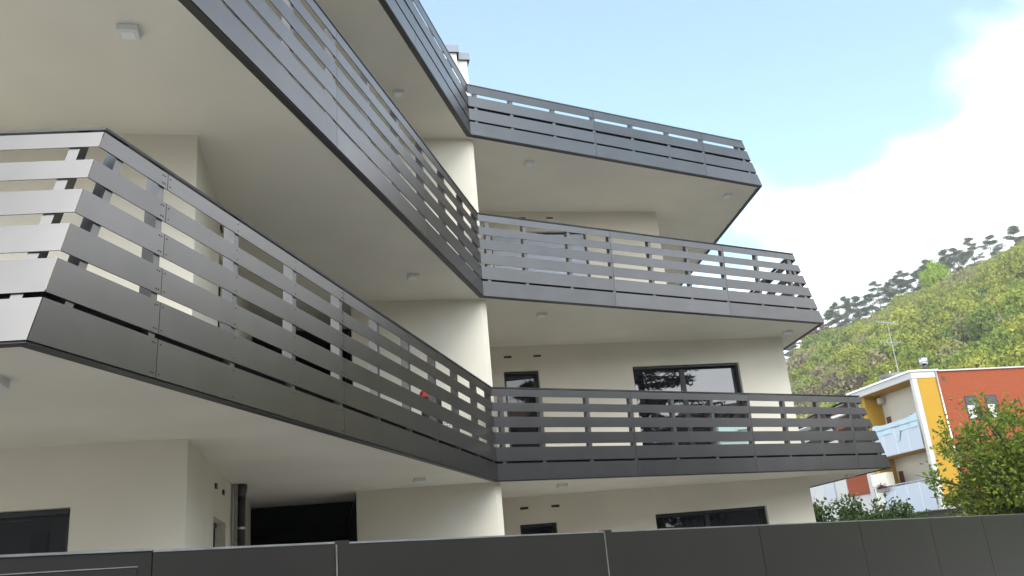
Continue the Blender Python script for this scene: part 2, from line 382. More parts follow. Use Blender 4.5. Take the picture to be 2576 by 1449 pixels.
for i, (a_, h_) in enumerate(zip(pine_az, pine_h)):
    pine(a_, 352 - (i % 3) * 3, h_ * 0.95, 'grey-green pine on the hill crest, ' + where[i], lean=RNG.uniform(-1, 1), spread=RNG.uniform(1.0, 1.45), seed=40 + i)
LIMEM = leaf_mat('lime_leaves', None, 0.45, 0.6)
def round_tree(name, az_, r_, z, h, w, base, label, cat, m, n=2200, leaf=0.09, seed=1, trunkr=0.15, group=None):
    rng = np.random.default_rng(seed); x, y = math.sin(R(az_)) * r_, math.cos(R(az_)) * r_
    t = thing(name, (x, y, z), label, cat, group)
    MB().tube([(x, y, z), (x, y, z + h * 0.5), (x + 0.1, y, z + h * 0.75)], [trunkr, trunkr * 0.7, 0.03], 6).build('trunk', BARKD, t)
    tri, g = clump_proto(n, leaf, 1.0, rng, 14)
    tri = tri * np.array([w, w, h * 0.62]) + np.array([x, y, z + h * 0.22])
    tint_arrays('crown', tri, np.array([base]) * g[:, None], m, t)
round_tree('lime_tree', 27.05, 318, float(hill_z(27.05, 318)) - 1, 13.5, 5.6, (0.30, 0.42, 0.012), 'bright lime green round tree standing out below the pine row', 'tree', LIMEM, 2600, 0.085, 3)
round_tree('lime_tree', 24.85, 335, float(hill_z(24.85, 335)) - 1, 8, 4.6, (0.27, 0.34, 0.03), 'small pale lime bush tree under the tall bare pines', 'tree', LIMEM, 1500, 0.1, 5)
round_tree('bare_shrub', 19.9, 300, float(hill_z(19.9, 300)) - 1, 8, 7.5, (0.16, 0.085, 0.06), 'reddish brown budding tree below the left end of the pines', 'tree', LIMEM, 1700, 0.1, 6)
round_tree('bare_tree', 20.6, 175, float(hill_z(20.6, 175)) - 1, 9.5, 6.5, (0.21, 0.165, 0.12), 'grey-brown leafless tree on the slope left of the antenna', 'tree', LIMEM, 3000, 0.05, 8)

# ------------------------------------------------------------------ main building
bld = thing('apartment_building', uv(0, 3, 0), 'modern cream rendered apartment building with three angular grey-railed balconies', 'building')
def ring(k, off, h):
    L = line_pts(k, h, off) if h is not None else None
    P = base_pts(k)
    o = {f: off for f in DIR}
    pts = [P['a'] + nrm(dA) * off, corner(P['B'], 'A', 'L', off, off), corner(P['C'], 'L', 'R', off, off), corner(P['D'], 'R', 'E', off, off), P['e'] + nrm(dE) * off]
    return pts
for k in (1, 2, 3):
    pts = ring(k, 0.085, 0)
    e = pts[-1]; back = [e + V * 0.4, uv(-16, 14), uv(-16, -6)]
    poly = pts + back
    ot = {f: 0.14 + max(TILT[f], 0) * FL for f in DIR}; P_ = base_pts(k)
    top_off = [P_['a'] + nrm(dA) * ot['A'], corner(P_['B'], 'A', 'L', ot['A'], ot['L']), corner(P_['C'], 'L', 'R', ot['L'], ot['R']), corner(P_['D'], 'R', 'E', ot['R'], ot['E']), P_['e'] + nrm(dE) * ot['E']] + back
    mb = MB(); mb.prism([p + ZV * Z[k] for p in poly], [p + ZV * (Z[k] + FL) for p in top_off])
    s = mb.build('balcony_slab', SOFFIT, bld)
    # floor finish on top
    mb = MB(); inner = ring(k, 0.28, 0) + [p for p in back]
    mb.prism([p + ZV * (Z[k] + FL + 0.002) for p in inner], [p + ZV * (Z[k] + FL + 0.02) for p in inner])
    mb.build('floor_finish', TILE if k < 3 else KERB, bld)

def wall(p0, d, s0, s1, z0, z1, openings, m=WALL, thick=0.35, reveal=0.2, name='wall', back=True):
    """wall face along d from p0 (front normal = -left normal), openings (sa,sb,za,zb)"""
    n = nrm(d)
    ss = sorted({s0, s1} | {o[0] for o in openings} | {o[1] for o in openings}); zs = sorted({z0, z1} | {o[2] for o in openings} | {o[3] for o in openings})
    mb = MB(); idx = {}
    def vtx(s, z, t):
        key = (round(s, 4), round(z, 4), t)
        if key not in idx: idx[key] = len(mb.v); mb.v.append(tuple(p0 + d * s + n * t + ZV * z))
        return idx[key]
    for i in range(len(ss) - 1):
        for j in range(len(zs) - 1):
            sc, zc = (ss[i] + ss[i + 1]) / 2, (zs[j] + zs[j + 1]) / 2
            if any(o[0] < sc < o[1] and o[2] < zc < o[3] for o in openings): continue
            mb.f.append((vtx(ss[i], zs[j], 0), vtx(ss[i + 1], zs[j], 0), vtx(ss[i + 1], zs[j + 1], 0), vtx(ss[i], zs[j + 1], 0)))
    for (a, b, c, e) in openings:
        for q in (((a, c), (a, e)), ((a, e), (b, e)), ((b, e), (b, c)), ((b, c), (a, c))):
            mb.f.append((vtx(*q[0], 0), vtx(*q[1], 0), vtx(*q[1], thick), vtx(*q[0], thick)))
    for q in (((s0, z0), (s0, z1)), ((s1, z1), (s1, z0)), ((s0, z1), (s1, z1))):
        mb.f.append((vtx(*q[0], 0), vtx(*q[1], 0), vtx(*q[1], thick), vtx(*q[0], thick)))
    me = bpy.data.meshes.new(name); me.from_pydata(mb.v, [], mb.f); me.update(); me.materials.append(m)
    o = bpy.data.objects.new(name, me); COL.objects.link(o); child(o, bld); return o
GLASS2 = mat('clear_glazing', (0.010, 0.012, 0.014), 0.02, ior=1.75)
def window(p0, d, a, b, c, e, depth=0.2, mull=(), fw=0.07, sill=True, pane_mat=GLASS):
    n = nrm(d); mb = MB()
    def bx(s0, s1, z0, z1, t0, t1): mb.box(p0 + d * s0 + n * t0 + ZV * z0, d * (s1 - s0), n * (t1 - t0), ZV * (z1 - z0))
    a += 0.003; b -= 0.003; e -= 0.003
    bx(a, a + fw, c, e, depth, depth + 0.07); bx(b - fw, b, c, e, depth, depth + 0.07)
    bx(a + fw, b - fw, e - fw, e, depth, depth + 0.07); bx(a + fw, b - fw, c, c + fw, depth, depth + 0.07)
    for q in mull: bx(q - 0.05, q + 0.05, c + fw, e - fw, depth - 0.01, depth + 0.06)
    # slim outer guide rails and lintel box in the reveal
    bx(a, a + 0.03, c, e, depth - 0.10, depth - 0.055); bx(b - 0.03, b, c, e, depth - 0.10, depth - 0.055); bx(a + 0.03, b - 0.03, e - 0.045, e, depth - 0.12, depth - 0.04)
    w = mb.build('window', FRAME, bld)
    edges = [a + fw] + [x for q in mull for x in (q - 0.05, q + 0.05)] + [b - fw]
    for i in range(0, len(edges), 2):
        m2 = MB(); m2.box(p0 + d * edges[i] + n * (depth + 0.03) + ZV * (c + fw), d * (edges[i + 1] - edges[i]), n * 0.01, ZV * (e - c - 2 * fw))
        pn = m2.build('pane', pane_mat, w)
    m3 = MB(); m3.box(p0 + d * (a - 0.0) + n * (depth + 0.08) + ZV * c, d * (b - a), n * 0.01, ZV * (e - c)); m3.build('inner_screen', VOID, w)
    return w
Zt = Z[3] + 0.1
HEAD = 0.535
def storey_z(k): return (Z[k] + FL + 0.02) if k else 0.0
# right back wall (recess right of the fin), ground and first floor
p0 = F0 + V * 3.3
for k in (0, 1):
    zf = storey_z(k); ze = Z[k + 1] - HEAD; sh = -0.07 * k
    ops = [(0.95 + sh, 1.70 + sh, zf + (0.9 if k == 0 else 0.02), ze), (3.78 + sh, 6.26 + sh, zf + 0.02, ze)]
    ops += [(1.12 + sh - 0.14 + q, 1.12 + sh + 0.03 + q, ze + 0.29, ze + 0.34) for q in (0, 0.64)]
    wall(p0, U, 0.0, 7.33, 0 if k == 0 else Z[1] + 0.05, Z[k + 1] + 0.02, ops)
    window(p0, U, ops[0][0], ops[0][1], ops[0][2], ze, depth=0.16, pane_mat=GLASS2)
    window(p0, U, ops[1][0], ops[1][1], ops[1][2], ze, mull=(4.97 + sh,), depth=0.18, pane_mat=GLASS if k else GLASS2)
    for q in ops[2:]:
        m_ = MB(); m_.box(p0 + U * (q[0] + .002) + V * 0.02 + ZV * (q[2] + .002), U * (q[1] - q[0] - .004), V * 0.02, ZV * 0.046); m_.build('vent_grille', DARK if k == 0 else PIPE, bld)
# second floor back wall, shorter
zf = storey_z(2); ze = Z[3] - 0.47
ops = [(0.85, 3.03, zf + 0.02, ze)] + [(1.52 + q, 1.68 + q, ze + 0.30, ze + 0.35) for q in (0, 0.63)]
wall(p0, U, 0.0, 4.78, Z[2] + 0.05, Z[3] + 0.02, ops)
window(p0, U, 0.85, 3.03, zf + 0.02, ze, mull=(1.95,), depth=0.2)
for q in ops[1:]:
    m_ = MB(); m_.box(p0 + U * (q[0] + .002) + V * 0.02 + ZV * (q[2] + .002), U * (q[1] - q[0] - .004), V * 0.02, ZV * 0.046); m_.build('vent_grille', PIPE, bld)
sm = MB(); sm.box((0, 0, 0), U * 2.10, V * 0.055, ZV * 0.012)
sl = None
for i in range(40):
    z = zf + 0.06 + i * 0.056
    if sl is None: sl = sm.build('blind_slat', BLIND, bld); o = sl
    else:
        o = sl.copy(); COL.objects.link(o)
    o.matrix_parent_inverse = Matrix.Identity(4); o.parent = bld
    o.matrix_basis = world_of(bld).inverted() @ Matrix.Translation(p0 + U * 0.89 + V * 0.07 + ZV * z) @ Matrix.Rotation(R(-62), 4, U)
# side walls right
def slab_wall(a, b, z0, z1, t, m=WALL, name='wall'):
    d = (b - a).normalized(); n = nrm(d); mb = MB(); mb.box(a + ZV * z0, b - a, n * t, ZV * (z1 - z0)); return mb.build(name, m, bld)
slab_wall(uv(7.326, 3.302), uv(7.326, 13), 0, Z[2] + 0.02, 0.3)
slab_wall(uv(4.776, 3.302), uv(4.776, 13), Z[2] + 0.05, Z[3] + 0.02, 0.3)
# fin: front face with a slightly splayed end, right flank, left flank
mb = MB(); rg = [uv(-2.30, 0), uv(-0.10, 0), uv(0, 0.05), uv(0, 3.299), uv(-0.35, 3.299), uv(-0.35, 0.35), uv(-2.30, 0.35)]
mb.prism([p + ZV * 0 for p in rg], [p + ZV * (Z[3] + 0.02) for p in rg]); mb.build('fin_wall', WALL, bld)
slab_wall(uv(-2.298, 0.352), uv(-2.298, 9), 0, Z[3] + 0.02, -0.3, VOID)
# passage behind, its deep shade put into near-black surfaces
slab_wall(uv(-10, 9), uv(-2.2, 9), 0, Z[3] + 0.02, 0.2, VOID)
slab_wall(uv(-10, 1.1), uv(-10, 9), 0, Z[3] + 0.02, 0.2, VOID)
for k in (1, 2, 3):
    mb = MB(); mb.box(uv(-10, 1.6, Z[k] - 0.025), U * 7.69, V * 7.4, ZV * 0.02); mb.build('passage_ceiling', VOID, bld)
# recess flank wall of the left block, with small windows
pl = uv(-3.95, -5.67)
nV = V
for k in (0, 1, 2):
    zf = storey_z(k); ze = Z[k + 1] - HEAD
    ops = [(1.90, 3.05, zf + (0.9 if k == 0 else 0.02), ze), (1.93, 2.06, ze + 0.30, ze + 0.36), (2.63, 2.76, ze + 0.30, ze + 0.36)]
    wall(pl, V, 0, 6.5, 0 if k == 0 else Z[k] + 0.05, Z[k + 1] + 0.02, ops, thick=0.35)
    window(pl, V, 1.90, 3.05, ops[0][2], ze, depth=0.22)
    for q in ops[1:]:
        m_ = MB(); m_.box(pl + V * (q[0] + .002) - U * 0.04 + ZV * (q[2] + .002), V * (q[1] - q[0] - .004), U * 0.06, ZV * 0.056); m_.build('vent_grille', PIPE, bld)
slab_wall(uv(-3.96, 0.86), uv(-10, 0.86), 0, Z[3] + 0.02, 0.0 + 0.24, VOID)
# front of left block
pf = uv(-16, -5.672)
for k in (0, 1, 2):
    zf = storey_z(k); ze = Z[k + 1] - HEAD
    sR = 16 - 4.90
    ops = [(sR - 2.2, sR, zf + (0.75 if k == 0 else 0.02), ze)] if k == 0 else []
    wall(pf, U, 0, 12.044, 0 if k == 0 else Z[k] + 0.05, Z[k + 1] + 0.02, ops)
    if ops: window(pf, U, *ops[0], mull=(sR - 1.1,), depth=0.2, pane_mat=GLASS2)
slab_wall(uv(-16, 14), uv(-16, -5.6), 0, Z[3], 0.3)
slab_wall(uv(-16, 14), uv(8.5, 14), 0, Z[3], 0.3)
# roof terrace core (mostly hidden) and chimney
mb = MB(); mb.box(uv(-14, 5.5, Z[3] + FL + 0.02), U * 9, V * 6, ZV * 1.1); mb.build('roof_core', WALL, bld)
cd = hd(-2.75)
def ray_pt(azd, el, dist): return Vector((math.sin(R(azd)) * dist, math.cos(R(azd)) * dist, CAM_H + dist * math.tan(R(el))))
cw = ray_pt(-2.62, 0, 16.0); top = CAM_H + 16.0 * math.tan(R(33.6))
ch = MB(); ch.box(cw - U * 0.62 + ZV * (Z[3] + FL + .02 - cw.z), U * 0.62, V * 0.34, ZV * (top - Z[3] - FL - .02)); 
ch.box(cw + V * 0.12 + ZV * (Z[3] + FL + .02 - cw.z), U * 0.24, V * 0.5, ZV * (top - Z[3] - FL - .02 - 0.1))
cho = ch.build('chimney', mat('chimney_render', (0.60, 0.58, 0.53), 0.9), bld)
cc = MB(); cc.box(cw - U * 0.68 - V * 0.05 + ZV * (top + .002 - cw.z), U * 0.73, V * 0.44, ZV * 0.17); cc.box(cw + U * 0.052 + V * 0.07 + ZV * (top - 0.098 - cw.z), U * 0.24, V * 0.6, ZV * 0.17)
cc.build('chimney_cap', ROOFCAP, cho)
# downpipe on the recess wall
pp = pl + V * 3.74 + U * 0.11
pz = storey_z(0)
dp = thing('downpipe', pp, 'dark brown vertical downpipe against the recessed ground floor wall', 'pipe')
MB().tube([pp + ZV * 0.02, pp + ZV * (Z[1] - 0.004)], 0.058, 18).build('pipe_body', PIPE, dp, smooth=True)
MB().tube([pp + ZV * (Z[1] - 0.16), pp + ZV * (Z[1] - 0.10), pp + ZV * (Z[1] - 0.006)], [0.061, 0.075, 0.08], 18).build('pipe_collar', PIPE, dp, smooth=True)
MB().tube([pp + ZV * 2.42, pp + ZV * 2.45], 0.064, 18).build('clamp', STEEL, dp)
MB().box(pp - V * 0.12 - U * 0.08 + ZV * 0.02, V * 0.05, U * 0.05, ZV * (Z[1] - 0.03)).build('guide_strip', METAL_TOP, dp)

# ------------------------------------------------------------------ railings
rail_labels = {1: 'lowest grey slatted balcony railing, just above the ground floor, with its pale left side', 2: 'middle grey slatted balcony railing, running from the top edge to the blue-sheened corner', 3: 'topmost grey slatted railing round the roof terrace, with only four boards'}
for k in (1, 2, 3):
    rows = ROWS6 if k < 3 else ROWS4
    P = base_pts(k); Hh = 1.478 if k < 3 else 0.985
    rl = thing('balcony_railing', C + ZV * Z[k], rail_labels[k], 'railing', 'slatted balcony railings')
    for face in FACES:
        f, a, b = face; Lf = {'A': ALEN, 'L': LLEN, 'R': RLEN, 'E': ELEN}[f][k]
        if f == 'L': joints = [Lf - 2.886 - 2.92 * i for i in range(6)]; posts = [Lf - 0.145] + [Lf - 0.98 - 0.975 * i for i in range(20)]
        elif f == 'R': joints = [2.75 + 2.795 * i for i in range(3)]; posts = [0.14] + [0.89 + 0.9315 * i for i in range(12)]
        elif f == 'A': joints = [Lf - 2.9 * (i + 1) for i in range(3)]; posts = [Lf - 1.1 - 0.97 * i for i in range(8)]
        else: joints = [2.9 * (i + 1) for i in range(4)]; posts = [0.35 + 0.95 * i for i in range(12)]
        joints = sorted(j for j in joints if 0.3 < j < Lf - 0.3)
        lo = {'L': 0.7, 'E': 0.9}.get(f, 0.1); hi = {'A': Lf - 0.6, 'R': Lf - 0.75}.get(f, Lf - 0.05)
        posts = sorted(p for p in posts if lo < p < hi)
        for w_, dd in {'A': ((1, 0.15),), 'L': ((0, 0.21),), 'R': ((1, 0.20),), 'E': ((0, 0.22),)}[f]:
            corner_post(MB(), k, face, w_, dd, h1=Hh - 0.01).build('post', POST, rl)
        cuts = [None] + joints + [None]
        for (h0, h1) in rows:
            for i in range(len(cuts) - 1):
                s0, s1 = cuts[i], cuts[i + 1]
                mb = MB(); strip(mb, k, face, None if s0 is None else s0 + 0.003, None if s1 is None else s1 - 0.003, h0, h1, 0, 0.010, 0.003, 0.003)
                mb.build('board', METAL, rl)
        for p in posts:
            if p > 8.5 and f == 'E': continue
            mb = MB(); strip(mb, k, face, p - 0.033, p + 0.033, 0.0, Hh - 0.01, 0.012, 0.105)
            mb.build('post', POST, rl)
        mb = MB(); strip(mb, k, face, None, None, Hh, Hh + 0.018, -0.006, 0.075); mb.build('top_rail', DARK if k < 3 else METAL, rl)
        mb = MB(); strip(mb, k, face, None, None, -0.014, -0.001, 0.012, 0.088); mb.build('base_trim', DARK, rl)
        mb = MB(); strip(mb, k, face, None, None, 0.002, 0.345 if k < 3 else 0.80, 0.074, 0.080); mb.build('edge_flashing', KERB, rl)
        # rivets
        if (k == 1 and f in 'AL'):
            mb = MB(); n = nrm(DIR[f]); d = DIR[f]
            for p in posts + [j + dx for j in joints for dx in (-0.03, 0.03)]:
                if f == 'L' and p > 6: continue
                if f == 'A' and p < Lf - 1.3: continue
                for (h0, h1) in rows:
                    for hh in (h0 + 0.03, h1 - 0.03):
                        c = P[a] + d * p + n * (TILT[f] * hh) + ZV * (Z[k] + hh); o_ = n * -0.004
                        nn = n; e1 = d * 0.0042; e2 = ZV * 0.0042
                        mb.prism([c - e1 - e2 * .5, c - e1 * .5 - e2, c + e1 * .5 - e2, c + e1 - e2 * .5, c + e1 + e2 * .5, c + e1 * .5 + e2, c - e1 * .5 + e2, c - e1 + e2 * .5],
                                 [q + o_ for q in (c - e1 - e2 * .5, c - e1 * .5 - e2, c + e1 * .5 - e2, c + e1 - e2 * .5, c + e1 + e2 * .5, c + e1 * .5 + e2, c - e1 * .5 + e2, c - e1 + e2 * .5)])
            if mb.v: mb.build('rivets', DARK, rl, kind='stuff')

# ------------------------------------------------------------------ ceiling lamps
lamps = [(1, (-3.23, 5.10), 'white square ceiling lamp cut by the left photo edge, under the lowest balcony'), (1, (-1.58, 12.66), 'white square ceiling lamp under the lowest balcony, left of the concave corner'),
         (1, (0.57, 15.57), 'white square ceiling lamp under the lowest balcony, right of the fin wall'), (1, (7.05, 19.6), 'white square ceiling lamp at the right tip under the lowest balcony'),
         (2, (-2.95, 6.0), 'largest looking white square ceiling lamp, top left under the middle balcony'), (2, (-1.51, 12.63), 'white square ceiling lamp under the middle balcony, left of its corner'),
         (2, (0.5, 15.4), 'white square ceiling lamp under the middle balcony, right of the fin wall'), (2, (5.95, 18.51), 'white square ceiling lamp at the right tip under the middle balcony'),
         (3, (-1.56, 12.36), 'white square ceiling lamp under the top terrace, left of its corner'), (3, (0.55, 15.34), 'white square ceiling lamp under the top terrace, right of the fin wall'),
         (3, (4.98, 17.86), 'white square ceiling lamp at the right tip under the top terrace')]
for k, (x, y), lab in lamps:
    z = Z[k]; w = 0.082
    t = thing('ceiling_lamp', (x, y, z), lab, 'lamp', 'square lamps on the balcony soffits')
    c = Vector((x, y, z))
    MB().box(c - U * w - V * w - ZV * 0.055, U * 2 * w, V * 2 * w, ZV * 0.053).build('lamp_case', LAMPW, t)
    q = w - 0.03; MB().box(c - U * q - V * q - ZV * 0.059, U * 2 * q, V * 2 * q, ZV * 0.004).build('diffuser', LAMPD, t)

# ------------------------------------------------------------------ street fence
FZ = CAM_H + 0.2252
slope = -0.00257
def fpt(s, z, off=0.0): return FP0 + fd * s + fn * off + ZV * z
def ftop(s): return FZ + slope * s
fence = thing('street_fence', FP0, 'long dark grey sheet metal fence across the bottom of the view', 'fence')
for i in range(-0, 16):
    s0, s1 = 2.3 * i + 0.002, 2.3 * (i + 1) - 0.002
    mb = MB(); g = 0.006
    a0 = s0 + (0.075 if i in (0, 1) else 0.004)
    mb.prism([fpt(a0, 0.05, 0.006), fpt(s1 - g, 0.05, 0.006), fpt(s1 - g, 0.05, 0.035), fpt(a0, 0.05, 0.035)],
             [fpt(a0, ftop(a0) - 0.012, 0.006), fpt(s1 - g, ftop(s1) - 0.012, 0.006), fpt(s1 - g, ftop(s1) - 0.012, 0.035), fpt(a0, ftop(a0) - 0.012, 0.035)])
    mb.build('panel', METAL_FENCE, fence)
    mb = MB(); mb.prism([fpt(s0 + .074 if i in (0, 1) else s0, ftop(s0) - 0.0115, 0.003), fpt(s1, ftop(s1) - 0.0115, 0.003), fpt(s1, ftop(s1) - 0.0115, 0.05), fpt(s0 + .074 if i in (0, 1) else s0, ftop(s0) - 0.0115, 0.05)],
                        [fpt(s0 + .074 if i in (0, 1) else s0, ftop(s0) - .002, 0.003), fpt(s1, ftop(s1) - .002, 0.003), fpt(s1, ftop(s1) - .002, 0.05), fpt(s0 + .074 if i in (0, 1) else s0, ftop(s0) - .002, 0.05)])
    mb.build('top_edge', METAL_TOP, fence)
    if i in (0, 1):
        mb = MB(); mb.prism([fpt(s0, 0.0, -0.004), fpt(s0 + 0.07, 0.0, -0.004), fpt(s0 + 0.07, 0.0, 0.06), fpt(s0, 0.0, 0.06)],
                            [fpt(s0, ftop(s0) + 0.005, -0.004), fpt(s0 + 0.07, ftop(s0) + 0.005, -0.004), fpt(s0 + 0.07, ftop(s0) + 0.005, 0.06), fpt(s0, ftop(s0) + 0.005, 0.06)])
        mb.build('post', METAL_FENCE, fence)
        MB().box(fpt(s0 - 0.008, 0.05, -0.001), fd * 0.0035, fn * 0.01, ZV * (ftop(s0) - 0.063)).build('joint_trim', METAL_TOP, fence)
for j, s0 in enumerate([-0.973] + [2.3 * q for q in range(17)]):
    MB().box(fpt(s0 - 0.03, 0.03, 0.038), fd * 0.06, fn * 0.02, ZV * (ftop(s0) - 0.05)).build('joint_batten', METAL_FENCE, fence)
# left sheet next to the gate
mb = MB(); mb.prism([fpt(-0.972, 0.05, 0.006), fpt(-0.014, 0.05, 0.006), fpt(-0.014, 0.05, 0.035), fpt(-0.972, 0.05, 0.035)], [fpt(-0.972, ftop(-1) - .012, 0.006), fpt(-0.014, ftop(0) - .012, 0.006), fpt(-0.014, ftop(0) - .012, 0.035), fpt(-0.972, ftop(-1) - .012, 0.035)])
mb.build('panel', METAL_FENCE, fence)
MB().box(fpt(-0.972, ftop(-1) - .0115, 0.003), fd * 0.958, fn * 0.047, ZV * 0.0095).build('top_edge', METAL_TOP, fence)
gate = thing('gate', fpt(-2.5, 0), 'dark grey metal gate with a raised inner frame at the bottom left corner', 'gate')
MB().box(fpt(-3.2, 0.05, 0.010), fd * 2.224, fn * 0.03, ZV * (ftop(-2) - 0.05 - 0.008)).build('gate_leaf', METAL_FENCE, gate)
MB().box(fpt(-3.2, ftop(-2) - 0.0075, 0.004), fd * 2.224, fn * 0.045, ZV * 0.010).build('top_edge', METAL_TOP, gate)
gz = ftop(-2) - 0.074
MB().box(fpt(-3.2, 0.2, -0.004), fd * 2.155, fn * 0.0135, ZV * (gz - 0.2)).build('inner_panel', METAL_FENCE, gate, bevel=0.003)
MB().box(fpt(-3.2, gz + 0.0005, -0.006), fd * 2.157, fn * 0.0155, ZV * 0.004).build('frame_edge', METAL_TOP, gate)

# ------------------------------------------------------------------ things on the lowest balcony
RED = mat('red_plastic', (0.32, 0.010, 0.016), 0.4); WHT = mat('white_card', (0.8, 0.8, 0.78), 0.6); BLK = mat('black_fabric', (0.02, 0.02, 0.022), 0.8)
zf = storey_z(1)
bc = uv(-1.33, -0.95, zf)
cart = thing('tool_case', bc, 'tall black case with red cap and red base standing behind the lowest railing', 'case')
MB().box(bc, U * 0.36, V * 0.26, ZV * 0.16).build('base_block', RED, cart, bevel=0.02)
MB().box(bc + U * .03 + V * .02 + ZV * 0.162, U * 0.30, V * 0.22, ZV * 0.74).build('case_body', BLK, cart, bevel=0.03)
MB().box(bc + U * .01 + ZV * 0.904, U * 0.14, V * 0.24, ZV * 0.14).build('red_cap', RED, cart, bevel=0.03)
MB().box(bc + U * .155 + ZV * 0.904, U * 0.13, V * 0.24, ZV * 0.12).build('white_cap', WHT, cart, bevel=0.03)
bx_ = thing('carton', uv(-0.85, -0.5, zf), 'white carton with small dark print beside the black and red case', 'box')
bo = uv(-0.98, -0.62, zf); MB().box(bo, U * 0.30, V * 0.26, ZV * 0.62).build('carton_body', WHT, bx_, bevel=0.004)
pr = MB()
for i in range(3):
    for j in range(3): pr.box(bo + U * (0.03 + j * 0.04) - V * 0.002 + ZV * (0.48 + i * 0.035), U * 0.025, V * 0.002, ZV * 0.018)
pr.build('print_block', mat('print_grey', (0.25, 0.25, 0.26), 0.7), bx_)
TEAL = mat('pale_teal_board', (0.42, 0.55, 0.52), 0.5)
td = thing('storage_cabinet', uv(5.6, 3.0, zf), 'low pale teal storage cabinet in front of the large first floor window', 'cabinet')
MB().box(uv(5.18, 2.72, zf), U * 0.76, V * 0.34, ZV * 0.86).build('cabinet_body', TEAL, td, bevel=0.01)
MB().box(uv(5.20, 2.712, zf + 0.44), U * 0.35, V * 0.007, ZV * 0.38).build('cabinet_door', TEAL, td)
MB().box(uv(5.57, 2.712, zf + 0.44), U * 0.35, V * 0.007, ZV * 0.38).build('cabinet_door', TEAL, td)
MB().box(uv(5.60, 2.700, zf + 0.66), U * 0.25, V * 0.011, ZV * 0.015).build('handle', DARK, td)

# ------------------------------------------------------------------ neighbouring building
KS = 1.128; K = Vector((17.78 * KS, 39.15 * KS, 0))
def kz(z): return z * KS + CAM_H
def kp(s, t, z): return K + V * s + U * t + ZV * z       # s along left face, t to the right along the front
YEL = mat('yellow_render', (0.43, 0.245, 0.02), 0.85, noise=0.04, nscale=0.7, bump=0.3, bscale=80)
WHR = mat('white_render', (0.52, 0.51, 0.48), 0.85, noise=0.05, nscale=0.8)
BEI = mat('beige_render', (0.56, 0.52, 0.43), 0.9, noise=0.05, nscale=0.7)
BRK = bpy.data.materials.new('orange_brick'); BRK.use_nodes = True
nt = BRK.node_tree; b = nt.nodes['Principled BSDF']; b.inputs['Roughness'].default_value = 0.85
t_ = nt.nodes.new('ShaderNodeTexCoord'); mpp = nt.nodes.new('ShaderNodeMapping'); mpp.inputs['Rotation'].default_value = (0, 0, R(-12.8) * -1)
sp = nt.nodes.new('ShaderNodeSeparateXYZ'); cb = nt.nodes.new('ShaderNodeCombineXYZ'); adx = nt.nodes.new('ShaderNodeMath'); adx.operation = 'ADD'
nt.links.new(t_.outputs['Object'], sp.inputs[0]); nt.links.new(sp.outputs['X'], adx.inputs[0]); nt.links.new(sp.outputs['Y'], adx.inputs[1])
nt.links.new(adx.outputs[0], cb.inputs['X']); nt.links.new(sp.outputs['Z'], cb.inputs['Y'])
bt = nt.nodes.new('ShaderNodeTexBrick'); bt.inputs['Scale'].default_value = 1.0; bt.inputs['Brick Width'].default_value = 0.25; bt.inputs['Row Height'].default_value = 0.07; bt.inputs['Mortar Size'].default_value = 0.006
bt.inputs['Color1'].default_value = (0.31, 0.064, 0.016, 1); bt.inputs['Color2'].default_value = (0.27, 0.052, 0.013, 1); bt.inputs['Mortar'].default_value = (0.29, 0.08, 0.035, 1)
nt.links.new(cb.outputs[0], bt.inputs['Vector']); nt.links.new(bt.outputs['Color'], b.inputs['Base Color'])
bpn = nt.nodes.new('ShaderNodeBump'); bpn.inputs['Strength'].default_value = 0.4; bpn.inputs['Distance'].default_value = 0.01; bpn.invert = True
nt.links.new(bt.outputs['Fac'], bpn.inputs['Height']); nt.links.new(bpn.outputs[0], b.inputs['Normal'])
nb = thing('neighbouring_building', kp(0, 0, 0), 'orange brick and yellow apartment building with glass balconies beyond the fence', 'building')
ZR = kz(7.13); ZF = kz(6.78); ZU = kz(3.64); ZL = kz(0.98)
def kbox(name, s0, s1, t0, t1, z0, z1, m, parent=nb, **kw): return MB().box(kp(s0, t0, z0), V * (s1 - s0), U * (t1 - t0), ZV * (z1 - z0)).build(name, m, parent, **kw)
# brick body
kbox('brick_wall', 0.0, 14, 1.42, 16, ZL + 0.25, ZR - 0.10, BRK)
kbox('yellow_wall', 0.0, 0.20, 0.27, 1.415, ZL + 0.25, ZR - 0.12, YEL)
kbox('corner_post', 0.0, 0.20, 0.0, 0.265, ZL, ZR - 0.12, WHR)
kbox('roof_fascia', -0.02, 5.75, -0.03, 1.5, ZF, ZR - 0.06, WHR)
kbox('roof_edge', -0.08, 5.85, -0.10, 1.6, ZR - 0.055, ZR + 0.03, STEEL)
kbox('roof_edge', -0.08, 14, 1.605, 16.1, ZR - 0.095, ZR - 0.02, WHR)
kbox('white_band', -0.012, 0.0 + 3, 1.43, 16.02, ZL, ZL + 0.24, WHR)
